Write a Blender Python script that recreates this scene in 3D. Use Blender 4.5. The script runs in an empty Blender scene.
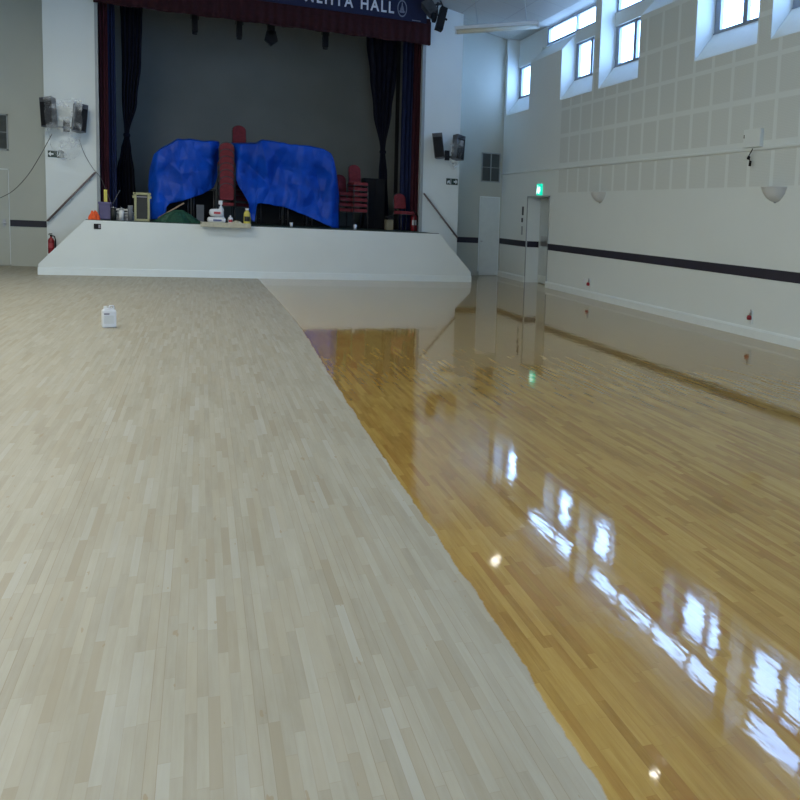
import bpy, bmesh, math, random
from mathutils import Vector, Matrix, noise
random.seed(7)
SC = bpy.context.scene
COL = SC.collection
PI = math.pi
H = 1.6                                    # eye height

# ------------------------------------------------------------------ camera
a, b, c = -0.42421739, 0.11404374, 0.04856142
F, PX, PY = 880.35, 595.9, 323.66
def cam_rows():
    Rz = Matrix(((math.cos(c), -math.sin(c), 0), (math.sin(c), math.cos(c), 0), (0, 0, 1)))
    Rx = Matrix(((1, 0, 0), (0, math.cos(b), -math.sin(b)), (0, math.sin(b), math.cos(b))))
    Ry = Matrix(((math.cos(a), 0, math.sin(a)), (0, 1, 0), (-math.sin(a), 0, math.cos(a))))
    M = Rz @ Rx @ Ry
    return [Vector((M[i][0], M[i][2], -M[i][1])) for i in range(3)]
RIGHT, DOWN, FWD = cam_rows()
cd = bpy.data.cameras.new('camera'); cam = bpy.data.objects.new('camera', cd); COL.objects.link(cam)
m3 = Matrix((RIGHT, -DOWN, -FWD)).transposed()
cam.matrix_world = Matrix.Translation((0, 0, H)) @ m3.to_4x4()
cd.sensor_width = 36; cd.lens = F / 800 * 36
cd.shift_x = -(PX - 400) / 800; cd.shift_y = (PY - 400) / 800
cd.clip_end = 200
SC.camera = cam
def at(u, v, y):
    """measured sight line met with the plane at depth y"""
    d = RIGHT * ((u - PX) / F) + DOWN * ((v - PY) / F) + FWD
    return Vector((0, 0, H)) + d * (y / d.y)

# ------------------------------------------------------------------ mesh helper
class MB:
    def __init__(s): s.bm = bmesh.new()
    def box(s, x0, x1, y0, y1, z0, z1, bev=0, mat=None):
        r = bmesh.ops.create_cube(s.bm, size=1)
        vs = r['verts']
        for v in vs:
            v.co = Vector(((x0 + x1) / 2 + v.co.x * (x1 - x0), (y0 + y1) / 2 + v.co.y * (y1 - y0), (z0 + z1) / 2 + v.co.z * (z1 - z0)))
        if bev:
            es = list({e for v in vs for e in v.link_edges})
            r = bmesh.ops.bevel(s.bm, geom=es, offset=bev, segments=2, affect='EDGES', profile=.6)
            vs = list({v for f in r['faces'] for v in f.verts} | {v for v in vs if v.is_valid})
        if mat is not None:
            for v in vs: v.co = mat @ v.co
        return s
    def prism(s, pts, axis, lo, hi, mat=None):
        """polygon pts (2D) extruded along axis x / y / z"""
        def mk(p, t):
            if axis == 'y': q = Vector((p[0], t, p[1]))
            elif axis == 'x': q = Vector((t, p[0], p[1]))
            else: q = Vector((p[0], p[1], t))
            return mat @ q if mat is not None else q
        A = [s.bm.verts.new(mk(p, lo)) for p in pts]; B = [s.bm.verts.new(mk(p, hi)) for p in pts]
        n = len(pts)
        s.bm.faces.new(A); s.bm.faces.new(B[::-1])
        for i in range(n): s.bm.faces.new((A[i], B[i], B[(i + 1) % n], A[(i + 1) % n]))
        return s
    def tube(s, pts, r, seg=8, smooth=True, cap=True):
        pts = [Vector(p) for p in pts]
        rs = r if isinstance(r, (list, tuple)) else [r] * len(pts)
        rings = []; up = Vector((0, 0, 1))
        for i, p in enumerate(pts):
            t = (pts[min(i + 1, len(pts) - 1)] - pts[max(i - 1, 0)]).normalized()
            ref = up if abs(t.dot(up)) < .95 else Vector((1, 0, 0))
            n1 = t.cross(ref).normalized(); n2 = t.cross(n1).normalized()
            rings.append([s.bm.verts.new(p + (n1 * math.cos(2 * PI * k / seg) + n2 * math.sin(2 * PI * k / seg)) * rs[i]) for k in range(seg)])
        for i in range(len(rings) - 1):
            for k in range(seg):
                f = s.bm.faces.new((rings[i][k], rings[i][(k + 1) % seg], rings[i + 1][(k + 1) % seg], rings[i + 1][k])); f.smooth = smooth
        if cap: s.bm.faces.new(rings[0][::-1]); s.bm.faces.new(rings[-1])
        return s
    def lathe(s, prof, cx=0, cy=0, cz=0, seg=20, a0=0, a1=2 * PI, sx=1, sy=1):
        full = abs(a1 - a0 - 2 * PI) < 1e-6
        n = seg if full else seg + 1
        rows = [[s.bm.verts.new((cx + r * sx * math.cos(a0 + (a1 - a0) * k / seg), cy + r * sy * math.sin(a0 + (a1 - a0) * k / seg), cz + z)) for k in range(n)] for r, z in prof]
        for i in range(len(rows) - 1):
            for k in range(seg):
                q = (rows[i][k], rows[i][(k + 1) % n], rows[i + 1][(k + 1) % n], rows[i + 1][k])
                f = s.bm.faces.new(q); f.smooth = True
        return s
    def grid(s, fn, nu, nv, thick=0):
        V = [[s.bm.verts.new(fn(i / nu, j / nv)) for j in range(nv + 1)] for i in range(nu + 1)]
        for i in range(nu):
            for j in range(nv):
                f = s.bm.faces.new((V[i][j], V[i + 1][j], V[i + 1][j + 1], V[i][j + 1])); f.smooth = True
        return s
    def build(s, name, mat, parent=None, solid=0, sub=0):
        bmesh.ops.remove_doubles(s.bm, verts=s.bm.verts, dist=1e-6)
        bmesh.ops.recalc_face_normals(s.bm, faces=s.bm.faces)
        me = bpy.data.meshes.new(name); s.bm.to_mesh(me); s.bm.free()
        me.materials.append(mat)
        o = bpy.data.objects.new(name, me); COL.objects.link(o)
        if parent is not None: o.parent = parent
        if solid:
            md = o.modifiers.new('solid', 'SOLIDIFY'); md.thickness = solid; md.offset = 0
        if sub:
            md = o.modifiers.new('sub', 'SUBSURF'); md.levels = sub; md.render_levels = sub
        return o
def tag(o, label, cat, group=None, kind=None):
    o['label'] = label; o['category'] = cat
    if group: o['group'] = group
    if kind: o['kind'] = kind
    return o
def empty(name, loc=(0, 0, 0), rz=0):
    o = bpy.data.objects.new(name, None); COL.objects.link(o); o.location = loc; o.rotation_euler.z = rz
    o.empty_display_size = .1
    return o
def struct(o): o['kind'] = 'structure'; return o

# ------------------------------------------------------------------ materials
class NT:
    def __init__(s, name):
        s.m = bpy.data.materials.new(name); s.m.use_nodes = True
        s.t = s.m.node_tree; s.n = s.t.nodes; s.l = s.t.links
        s.bsdf = s.n['Principled BSDF']; s.out = s.n['Material Output']
        s.co = None
    def put(s, sock, v):
        if isinstance(v, bpy.types.NodeSocket): s.l.new(v, sock)
        elif isinstance(v, (tuple, list)): sock.default_value = tuple(v) + ((1,) if len(v) == 3 and len(sock.default_value) == 4 else ())
        else: sock.default_value = v
    def math(s, op, x, y=0, z=0, clamp=False):
        n = s.n.new('ShaderNodeMath'); n.operation = op; n.use_clamp = clamp
        s.put(n.inputs[0], x); s.put(n.inputs[1], y); s.put(n.inputs[2], z); return n.outputs[0]
    def coord(s, kind='Object'):
        if s.co is None: s.co = s.n.new('ShaderNodeTexCoord')
        return s.co.outputs[kind]
    def xyz(s):
        n = s.n.new('ShaderNodeSeparateXYZ'); s.l.new(s.coord(), n.inputs[0]); return n.outputs
    def comb(s, x, y, z=0):
        n = s.n.new('ShaderNodeCombineXYZ')
        for i, v in enumerate((x, y, z)): s.put(n.inputs[i], v)
        return n.outputs[0]
    def noise(s, vec, scale, detail=3, rough=.5):
        n = s.n.new('ShaderNodeTexNoise'); s.put(n.inputs['Vector'], vec); n.inputs['Scale'].default_value = scale
        n.inputs['Detail'].default_value = detail; n.inputs['Roughness'].default_value = rough; return n.outputs[0]
    def white(s, vec):
        n = s.n.new('ShaderNodeTexWhiteNoise'); n.noise_dimensions = '3D'; s.put(n.inputs['Vector'], vec); return n.outputs[0]
    def ramp(s, f, stops):
        n = s.n.new('ShaderNodeValToRGB'); s.put(n.inputs[0], f); e = n.color_ramp.elements
        while len(e) < len(stops): e.new(.5)
        for k, (p, col) in enumerate(stops): e[k].position = p; e[k].color = tuple(col) + (1,)
        return n.outputs[0]
    def mix(s, f, x, y, mode='MIX'):
        n = s.n.new('ShaderNodeMix'); n.data_type = 'RGBA'; n.blend_type = mode
        s.put(n.inputs[0], f); s.put(n.inputs[6], x); s.put(n.inputs[7], y); return n.outputs[2]
    def bump(s, h, strength=.3, dist=.01, normal=None):
        n = s.n.new('ShaderNodeBump'); s.put(n.inputs['Height'], h); s.put(n.inputs['Strength'], strength); n.inputs['Distance'].default_value = dist
        if normal is not None: s.l.new(normal, n.inputs['Normal'])
        return n.outputs[0]
def mat(name, col, rough=.6, metal=0, var=.06, scale=6, bump=0, bscale=40, spec=None, emit=None, es=0, sheen=0):
    t = NT(name)
    f = t.noise(t.coord(), scale, 4)
    c0 = tuple(x * (1 - var) for x in col); c1 = tuple(min(1, x * (1 + var)) for x in col)
    t.put(t.bsdf.inputs['Base Color'], t.ramp(f, [(.3, c0), (.7, c1)]))
    t.bsdf.inputs['Roughness'].default_value = rough; t.bsdf.inputs['Metallic'].default_value = metal
    if spec is not None: t.bsdf.inputs['Specular IOR Level'].default_value = spec
    if bump: t.l.new(t.bump(t.noise(t.coord(), bscale, 3), bump, .01), t.bsdf.inputs['Normal'])
    if emit: t.put(t.bsdf.inputs['Emission Color'], emit); t.bsdf.inputs['Emission Strength'].default_value = es
    return t.m

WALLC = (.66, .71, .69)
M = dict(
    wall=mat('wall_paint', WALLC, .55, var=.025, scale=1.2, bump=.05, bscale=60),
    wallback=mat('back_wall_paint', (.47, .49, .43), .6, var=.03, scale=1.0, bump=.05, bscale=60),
    trim=mat('gloss_trim_paint', (.72, .78, .77), .3, var=.02),
    stripe=mat('dado_stripe', (.012, .010, .022), .55, var=.2),
    frame=mat('window_frame_metal', (.26, .30, .36), .45, .2, var=.05),
    jamb=mat('door_frame_grey', (.30, .33, .33), .5, var=.05),
    door=mat('door_paint', (.62, .67, .65), .45, var=.03),
    doorg=mat('door_leaf_grey', (.50, .55, .55), .45, var=.03),
    metal=mat('brushed_metal', (.45, .46, .47), .35, .9, var=.08),
    darkmetal=mat('dark_metal', (.03, .03, .033), .5, .5, var=.2),
    black=mat('black_plastic', (.007, .007, .008), .65, var=.3, spec=.25),
    speaker=mat('speaker_cabinet', (.055, .06, .068), .5, var=.3),
    grille=mat('vent_grille', (.10, .115, .11), .6, var=.1),
    cyc=mat('stage_cloth_grey', (.235, .25, .235), .9, var=.05, scale=1),
    stagefloor=mat('stage_floor', (.02, .045, .035), .7, var=.3),
    navy=mat('navy_velvet', (.003, .005, .018), 1.0, var=.3),
    blue=mat('blue_curtain', (.006, .014, .06), .9, var=.2),
    redc=mat('red_curtain', (.045, .004, .010), .95, var=.2),
    pelmet=mat('red_velvet_pelmet', (.028, .0022, .005), .95, var=.25, scale=12, bump=.2, bscale=20),
    banner=mat('banner_blue', (.003, .007, .042), .8, var=.15),
    letter=mat('banner_lettering', (.62, .66, .72), .6, var=.03),
    emblem=mat('banner_emblem', (.18, .21, .28), .6, var=.05),
    chair=mat('red_upholstery', (.19, .022, .03), .85, var=.18, scale=15, bump=.15, bscale=120),
    leg=mat('dark_chair_frame', (.10, .10, .105), .4, .7, var=.1),
    tarp=None,
    rail=mat('handrail_wood', (.16, .12, .11), .4, var=.15),
    white=mat('white_plastic', (.66, .68, .70), .35, var=.03),
    offwhite=mat('off_white_ceramic', (.58, .60, .59), .5, var=.03),
    red=mat('red_enamel', (.26, .008, .015), .35, var=.1),
    orange=mat('orange_cloth', (.75, .10, .02), .8, var=.2, scale=25),
    purple=mat('purple_plastic', (.10, .09, .20), .5, var=.1),
    yellow=mat('yellow_paint', (.55, .48, .08), .5, var=.1),
    cream=mat('cream_wood', (.30, .30, .15), .5, var=.1),
    slate=mat('dark_slate_panel', (.012, .015, .014), .6, var=.2),
    green=mat('green_sheet', (.010, .06, .035), .6, var=.3, scale=20),
    wood=mat('rough_timber', (.32, .22, .14), .7, var=.2, scale=20),
    card=mat('beige_board', (.46, .44, .33), .7, var=.12, scale=18),
    tan=mat('tan_box', (.22, .19, .12), .8, var=.2),
    cloth=mat('grey_rags', (.36, .36, .36), .9, var=.5, scale=40),
    cable=mat('grey_cable', (.08, .08, .08), .5, var=.1),
    greybox=mat('grey_crate', (.13, .14, .15), .7, var=.1),
    label=mat('printed_label_red', (.45, .06, .07), .6, var=.1),
    labelb=mat('printed_label_blue', (.10, .12, .25), .6, var=.1),
    labelg=mat('printed_label_grey', (.25, .24, .27), .6, var=.1),
    exitg=mat('exit_sign_green', (.0, .45, .30), .4, emit=(.0, .75, .48), es=1.1),
    exitw=mat('exit_sign_white', (.8, .9, .85), .4, emit=(.75, 1, .92), es=2.0),
    signg=mat('sign_dark_green', (.012, .035, .025), .4),
    signw=mat('sign_white', (.62, .66, .66), .5),
    fillglow=mat('fill_lamp_diffuser', (.9, .92, .88), .4, emit=(1, 1, .93), es=2.5),  # glow of the added fill strip lights
    outglow=mat('downlight_lens', (.9, .9, .85), .4, emit=(1, .97, .85), es=40),
)
# blue tarpaulin: woven plastic with a soft sheen and creases
t = NT('blue_tarpaulin'); cv = t.coord()
n1 = t.noise(cv, 2.6, 3)
t.put(t.bsdf.inputs['Base Color'], t.ramp(n1, [(.3, (.003, .045, .34)), (.7, (.004, .08, .54))]))
t.bsdf.inputs['Roughness'].default_value = .42; t.bsdf.inputs['Specular IOR Level'].default_value = .2
vz = t.n.new('ShaderNodeTexVoronoi'); vz.feature = 'F1'; t.put(vz.inputs['Vector'], cv); vz.inputs['Scale'].default_value = 3.2
t.l.new(t.bump(vz.outputs[0], .35, .05, t.bump(t.noise(cv, 9, 3), .25, .02)), t.bsdf.inputs['Normal'])
M['tarp'] = t.m
# clear glass pane
t = NT('clear_glass'); tr = t.n.new('ShaderNodeBsdfTransparent'); tr.inputs[0].default_value = (.93, .96, .97, 1)
gl = t.n.new('ShaderNodeBsdfGlossy'); gl.inputs['Roughness'].default_value = .02
mx = t.n.new('ShaderNodeMixShader'); mx.inputs[0].default_value = .05
t.l.new(tr.outputs[0], mx.inputs[1]); t.l.new(gl.outputs[0], mx.inputs[2]); t.l.new(mx.outputs[0], t.out.inputs[0]); M['glass'] = t.m
# thin clear polythene
t = NT('clear_polythene'); tr = t.n.new('ShaderNodeBsdfTransparent')
t.bsdf.inputs['Base Color'].default_value = (.75, .8, .82, 1); t.bsdf.inputs['Roughness'].default_value = .18
mx = t.n.new('ShaderNodeMixShader'); fac = t.ramp(t.noise(t.coord(), 6, 3), [(.46, (.06,) * 3), (.68, (.42,) * 3)])
t.l.new(fac, mx.inputs[0]); t.l.new(tr.outputs[0], mx.inputs[1]); t.l.new(t.bsdf.outputs[0], mx.inputs[2]); t.l.new(mx.outputs[0], t.out.inputs[0]); M['poly'] = t.m

# right wall: painted wall with bands of perforated acoustic panels
t = NT('acoustic_panel_wall'); X, Y, Z = t.xyz()
def band(v, lo, hi, e=.008):
    up = t.math('MULTIPLY', t.math('SUBTRACT', v, lo - e), 1 / (2 * e), clamp=True)
    dn = t.math('MULTIPLY', t.math('SUBTRACT', hi + e, v), 1 / (2 * e), clamp=True)
    return t.math('MULTIPLY', up, dn)
rows = None
for lo, hi in ((2.25, 2.78), (2.92, 3.49), (3.58, 4.10), (4.17, 4.72), (4.80, 5.40)):
    r_ = band(Z, lo, hi); rows = r_ if rows is None else t.math('MAXIMUM', rows, r_)
fy = t.math('FRACT', t.math('DIVIDE', t.math('ADD', t.math('SUBTRACT', Y, 10.19), 60.5), .605))
cols = band(fy, .075, .925, .012)
msk = t.math('MULTIPLY', t.math('MULTIPLY', rows, cols), t.math('LESS_THAN', Y, 19.2))
msk = t.math('MULTIPLY', msk, t.math('LESS_THAN', X, 7.56))
dots = t.n.new('ShaderNodeTexVoronoi'); t.put(dots.inputs['Vector'], t.comb(0, Y, Z)); dots.inputs['Scale'].default_value = 45; dots.inputs['Randomness'].default_value = 0
dm = t.math('MULTIPLY', t.math('LESS_THAN', dots.outputs[0], .33), msk)
base = t.mix(t.noise(t.coord(), 1.1, 3), tuple(x * .97 for x in WALLC), tuple(x * 1.03 for x in WALLC))
c1 = t.mix(msk, base, (.595, .635, .61)); c2 = t.mix(dm, c1, (.53, .57, .54))
t.put(t.bsdf.inputs['Base Color'], c2); t.bsdf.inputs['Roughness'].default_value = .6
M['rwall'] = t.m

# ceiling tiles
t = NT('ceiling_tiles'); X, Y, Z = t.xyz()
fx = t.math('FRACT', t.math('DIVIDE', t.math('ADD', X, 30), .9)); fy = t.math('FRACT', t.math('DIVIDE', t.math('ADD', Y, 30), 1.2))
ln = t.math('MAXIMUM', t.math('LESS_THAN', fx, .03), t.math('LESS_THAN', fy, .025))
cc = t.mix(t.white(t.comb(t.math('FLOOR', t.math('DIVIDE', t.math('ADD', X, 30), .9)), t.math('FLOOR', t.math('DIVIDE', t.math('ADD', Y, 30), 1.2)))), (.36, .36, .32), (.38, .38, .34))
t.put(t.bsdf.inputs['Base Color'], t.mix(ln, cc, (.31, .31, .28))); t.bsdf.inputs['Roughness'].default_value = .85
M['ceil'] = t.m

# floor: narrow maple strips, sanded bare on the left, freshly varnished on the right
t = NT('maple_strip_floor'); X, Y, Z = t.xyz()
PW, PL = .034, .50
xs = t.math('DIVIDE', t.math('ADD', X, 40), PW); colid = t.math('FLOOR', xs); fx = t.math('FRACT', xs)
jit = t.white(t.comb(colid, 3.3, 1.7))
ys = t.math('ADD', t.math('DIVIDE', t.math('ADD', Y, 40), PL), t.math('MULTIPLY', jit, 7.31)); rowid = t.math('FLOOR', ys); fyy = t.math('FRACT', ys)
cell = t.white(t.comb(colid, rowid, .5)); cell2 = t.white(t.comb(colid, rowid, 9.5)); colr = t.white(t.comb(colid, 0, 4.4))
grain = t.noise(t.comb(t.math('ADD', t.math('MULTIPLY', X, 55), t.math('MULTIPLY', cell, 30)), t.math('MULTIPLY', Y, 3.0), cell2), 1.0, 5, .6)
big = t.noise(t.comb(t.math('MULTIPLY', X, 1.3), t.math('MULTIPLY', Y, .5), 0), 1.0, 4)
edge = t.math('MINIMUM', fx, t.math('SUBTRACT', 1, fx))
gap = t.math('SUBTRACT', 1, t.math('MULTIPLY', edge, 1 / .055), clamp=True)
wide = t.math('GREATER_THAN', colr, .92)
gapd = t.math('MULTIPLY', gap, t.math('ADD', t.math('MULTIPLY', t.white(t.comb(colid, rowid, 7.7)), .42), t.math('MULTIPLY', wide, .6)))
ye = t.math('MINIMUM', fyy, t.math('SUBTRACT', 1, fyy))
gapy = t.math('MULTIPLY', t.math('SUBTRACT', 1, t.math('MULTIPLY', ye, 1 / .004), clamp=True), .35)
lines = t.math('MAXIMUM', gapd, gapy)
blot = t.noise(t.comb(t.math('MULTIPLY', X, 7), t.math('MULTIPLY', Y, 1.1), 2), 1.0, 5, .65)
shade = t.math('ADD', t.math('MULTIPLY', cell, .22), t.math('ADD', t.math('MULTIPLY', grain, .36), t.math('MULTIPLY', blot, .50)))
rare = t.math('MULTIPLY', t.math('GREATER_THAN', cell2, .94), .55)
raw = t.ramp(shade, [(.30, (.40, .382, .312)), (.48, (.358, .338, .268)), (.62, (.325, .302, .232)), (.78, (.285, .258, .19))])
raw = t.mix(t.math('MULTIPLY', t.math('POWER', cell2, 3), .45), raw, (.355, .308, .212)); raw = t.mix(t.math('MULTIPLY', rare, .7), raw, (.27, .235, .165))
raw = t.mix(t.math('MULTIPLY', t.math('LESS_THAN', cell2, .06), .25), raw, (.43, .435, .40))
var = t.ramp(shade, [(.30, (.48, .33, .10)), (.48, (.39, .255, .068)), (.62, (.32, .195, .048)), (.78, (.24, .13, .030))])
var = t.mix(t.math('MULTIPLY', rare, .8), var, (.24, .125, .036)); var = t.mix(t.math('MULTIPLY', t.math('POWER', cell2, 3), .35), var, (.34, .17, .045))
knot = t.math('MULTIPLY', t.math('GREATER_THAN', t.noise(t.comb(t.math('MULTIPLY', X, 26), t.math('MULTIPLY', Y, 7), 3), 1, 2), .71), .5)
raw = t.mix(lines, raw, (.22, .17, .10)); var = t.mix(t.math('MULTIPLY', lines, .65), var, (.13, .06, .015))
raw = t.mix(knot, raw, (.28, .20, .10))
fc = t.n.new('ShaderNodeFloatCurve'); t.put(fc.inputs['Value'], t.math('DIVIDE', Y, 24, clamp=True))
cvm = fc.mapping.curves[0]
pts = [(0, 1.0), (2.05, 1.03), (3.04, 1.06), (5.14, 1.08), (6.48, 1.10), (8.77, 1.14), (12.46, 1.22), (18.55, 1.17), (24, 1.1)]
cvm.points[0].location = (0, pts[0][1] / 2); cvm.points[1].location = (1, pts[-1][1] / 2)
for y, x in pts[1:-1]: cvm.points.new(y / 24, x / 2)
fc.mapping.update()
bx = t.math('ADD', t.math('MULTIPLY', fc.outputs[0], 2), t.math('MULTIPLY', t.math('SUBTRACT', t.noise(t.comb(0, Y, 0), 2.2, 5, .7), .5), .07))
wet = t.math('MULTIPLY', t.math('SUBTRACT', X, bx), 140, clamp=True)
t.put(t.bsdf.inputs['Base Color'], t.mix(wet, raw, var))
smear = t.noise(t.comb(t.math('MULTIPLY', X, 2.2), t.math('MULTIPLY', Y, .7), 5), 1, 4)
t.put(t.bsdf.inputs['Roughness'], .5)
t.put(t.bsdf.inputs['Specular IOR Level'], t.math('MULTIPLY', t.math('SUBTRACT', 1, wet), .3))
t.put(t.bsdf.inputs['Coat Weight'], wet); t.bsdf.inputs['Coat IOR'].default_value = 1.5
t.put(t.bsdf.inputs['Coat Roughness'], t.math('ADD', .02, t.math('MULTIPLY', smear, .05)))
ht = t.math('ADD', t.math('MULTIPLY', t.noise(t.comb(t.math('MULTIPLY', X, 7), t.math('MULTIPLY', Y, 2.2), 0), 1, 2), .8), t.math('MULTIPLY', t.noise(t.comb(t.math('MULTIPLY', X, 18), t.math('MULTIPLY', Y, 4.0), 0), 1, 2), .5))
t.l.new(t.bump(ht, .6, .0013), t.bsdf.inputs['Coat Normal'])
M['floor'] = t.m

# ------------------------------------------------------------------ room shell
RX, BY, PYW = 7.55, 23.45, 22.5            # right wall, back wall, proscenium wall
LX, FY = -4.6, -6.0                        # left wall, wall behind the viewer
SZ = 1.15                                  # stage height
def zc(x): return 6.38 + .2 * max(0, (RX - x)) if x > 1.475 else 6.38 + .2 * (RX - 1.475) - .2 * (1.475 - x)
struct(MB().box(LX - .3, 8.3, FY - .3, 24, -.12, 0).build('floor', M['floor']))
cp = [(LX - .5, zc(LX)), (LX, zc(LX)), (1.475, zc(1.475)), (RX, 6.38), (8.06, 6.38)]
struct(MB().prism(cp + [(x, z + .15) for x, z in cp[::-1]], 'y', FY - .3, 27.2).build('ceiling', M['ceil']))

# right wall: solid pieces around the door recess, reveals and clerestory band
w = MB()
DY0, DY1 = 19.72, 21.26
w.box(RX, 8.05, FY, DY0, 0, 4.35); w.box(RX, 8.05, DY1, BY + .2, 0, 4.35); w.box(RX, 8.05, DY0, DY1, 2.16, 4.35)
w.box(7.93, 8.05, DY0, DY1, 0, 2.16)
bays = [(17.5, 23.3), (11.4, 17.18), (5.28, 11.05), (-.85, 4.95)]
w.box(RX, 8.05, 23.3, BY + .2, 4.35, 6.38)
for y0, y1 in ((17.18, 17.5), (11.05, 11.4), (4.95, 5.28), (FY, -.85)): w.box(RX, 8.05, y0, y1, 4.35, 6.38)
WW = 1.83
wins = []; sills = []
for k, (y0, y1) in enumerate(bays):
    a0, a1, b0, b1 = y0, y0 + WW, y1 - WW, y1
    w.prism([(RX, 4.35), (RX, 5.50), (7.9, 5.90), (8.05, 5.90), (8.05, 4.35)], 'y', a1, b0)      # solid between the windows with a sloping top
    for q0, q1 in ((a0, a1), (b0, b1)):
        w.prism([(RX, 4.35), (7.9, 4.84), (8.05, 4.84), (8.05, 4.35)], 'y', q0, q1)             # sloping sill of the reveal
        w.box(7.86, 8.05, q0, q1, 5.66, 5.93)                                                    # band over the lower window
        wins.append((q0, q1, 4.84, 5.66, 2)); sills.append((q0, q1))
    if k == 0:
        w.box(7.88, 8.05, 21.25, 23.3, 5.9, 6.38)
        wins.append((y0, 21.25, 5.93, 6.36, 2))
    else:
        wins.append((y0, y1, 5.93, 6.36, 4))
struct(w.build('wall_right', M['rwall']))
sl = MB()
for q0, q1 in sills: sl.prism([(RX, 4.352), (7.9, 4.842), (7.9, 4.848), (RX - .004, 4.358)], 'y', q0 + .003, q1 - .003)
struct(sl.build('trim_6', M['trim']))  # paler skin added over the sills so they look more skylit
wn = 0
def window(y0, y1, z0, z1, n, x=7.9, side=1):
    global wn; wn += 1
    e = empty('window_%d' % wn, (x, (y0 + y1) / 2, z0)); struct(e)
    f = MB(); fw = .07; d = .06 * side; ew = .10 if n == 2 and z0 < 5 and side > 0 else 0; mw = .13 if ew else .07
    L = (y1 - y0) / 2; h = z1 - z0; xa, xb = min(0, d), max(0, d)
    f.box(xa, xb, -L, L, 0, .05); f.box(xa, xb, -L, L, h - .05, h)
    for i in range(n + 1):
        yy = -L + fw / 2 + (2 * L - fw) * i / n; q_ = mw / 2 if 0 < i < n else fw / 2
        f.box(xa, xb, yy - q_ - (ew if i == n else 0), yy + q_ + (ew if i == 0 else 0), .05, h - .05)
    f.box(xa - (.02 if side > 0 else 0), xb + (.02 if side < 0 else 0), -L, L, -.01, .01)
    f.build('window_frame', M['frame'], e)
    p = MB()
    for i in range(n):
        ya = -L + fw + (2 * L - fw) * i / n; yb = -L + (2 * L - fw) * (i + 1) / n
        p.box(d * .5 - .006, d * .5 + .006, ya, yb, .05, h - .05)
    p.build('pane', M['glass'], e)
    return e
for q in wins: window(*q)

# left wall with the same clerestory, and the glazed wall behind the viewer (both outside the picture)
l = MB(); l.box(LX - .3, LX, FY, BY + .2, 0, 4.7); l.box(LX - .3, LX, FY, BY + .2, 5.9, zc(LX))
lw = [(y, y + 2.2) for y in ()]
e0 = FY
for y0, y1 in lw: l.box(LX - .3, LX, e0, y0, 4.7, 5.9); e0 = y1
l.box(LX - .3, LX, e0, BY + .2, 4.7, 5.9)
struct(l.build('wall_left', M['wall']))
for y0, y1 in lw: window(y0, y1, 4.7, 5.9, 4, LX, -1)
r = MB(); r.box(LX, RX, FY - .3, FY, 0, .3); r.box(LX, RX, FY - .3, FY, 4.2, 7.8)
for x0, x1 in ((LX, -.4), (2.6, RX)): r.box(x0, x1, FY - .3, FY, .3, 4.2)
struct(r.build('wall_behind_viewer', M['wall']))
for x0 in (-.4,):
    wn += 1; e = struct(empty('window_%d' % wn, (x0, FY - .15, .3)))
    f = MB()
    for i in range(4): f.box(i * .98, i * .98 + .06, -.04, .04, 0, 3.9)
    f.box(0, 3, -.04, .04, 0, .08); f.box(0, 3, -.04, .04, 3.82, 3.9)
    f.build('window_frame', M['frame'], e)
    MB().box(0, 3, -.006, .006, .05, 3.85).build('pane', M['glass'], e)

# back walls either side of the proscenium
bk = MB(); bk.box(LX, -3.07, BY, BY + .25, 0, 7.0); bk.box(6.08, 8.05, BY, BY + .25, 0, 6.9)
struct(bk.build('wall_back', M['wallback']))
# proscenium wall (opening -2.08 .. 5.12)
p = MB()
p.box(-3.07, -2.08, PYW, BY, 0, 7.0); p.box(5.12, 6.08, PYW, BY, 0, 7.0)
p.prism([(-2.08, 6.1), (5.12, 6.1), (5.12, 6.98), (1.475, 7.65), (-2.08, 6.95)], 'y', PYW, PYW + .3)
p.box(-3.3, -3.07, BY + .25, 27, 0, 7.0); p.box(6.08, 6.3, BY + .25, 27, 0, 7.6)
struct(p.build('wall_proscenium', M['wall']))
tr = MB(); tr.box(-2.10, -2.04, PYW - .03, PYW + .05, SZ, 6.1); tr.box(5.06, 5.14, PYW - .03, PYW + .05, SZ, 6.1)
struct(tr.build('trim_1', M['jamb']))
struct(MB().box(-3.3, 6.4, 26.9, 27.1, 0, 7.6).build('wall_stage_back', M['cyc']))

# stage apron with slanted ends, stairs hidden behind, stage floor
ap = MB(); ap.prism([(-3.03, 0), (6.05, 0), (6.05, .25), (5.23, SZ), (-2.18, SZ), (-3.03, .22)], 'y', 21.0, 21.12)
struct(ap.build('wall_stage_front', M['wall']))
struct(MB().prism([(-3.04, 0), (6.06, 0), (6.06, .15), (-3.04, .15)], 'y', 20.975, 21.0).build('baseboard_stage', M['trim']))
sf = MB(); sf.box(-2.18, 5.23, 21.12, 26.9, 0, SZ); sf.box(-3.05, -2.18, 22.82, 26.9, 0, SZ); sf.box(5.23, 6.1, 22.82, 26.9, 0, SZ)
for k in range(5):
    zt = SZ * (k + 1) / 6
    sf.box(-3.03 + .17 * k, -2.86 + .17 * k, 21.12, PYW, 0, zt - .02 if k == 0 else zt)
    sf.box(5.88 - .164 * k, 6.05 - .164 * k, 21.12, PYW, 0, zt)
struct(sf.build('floor_stage', M['stagefloor']))
struct(MB().box(-2.18, 5.23, 21.0, 21.12, SZ, SZ + .012).build('trim_2', M['stagefloor']))

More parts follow.
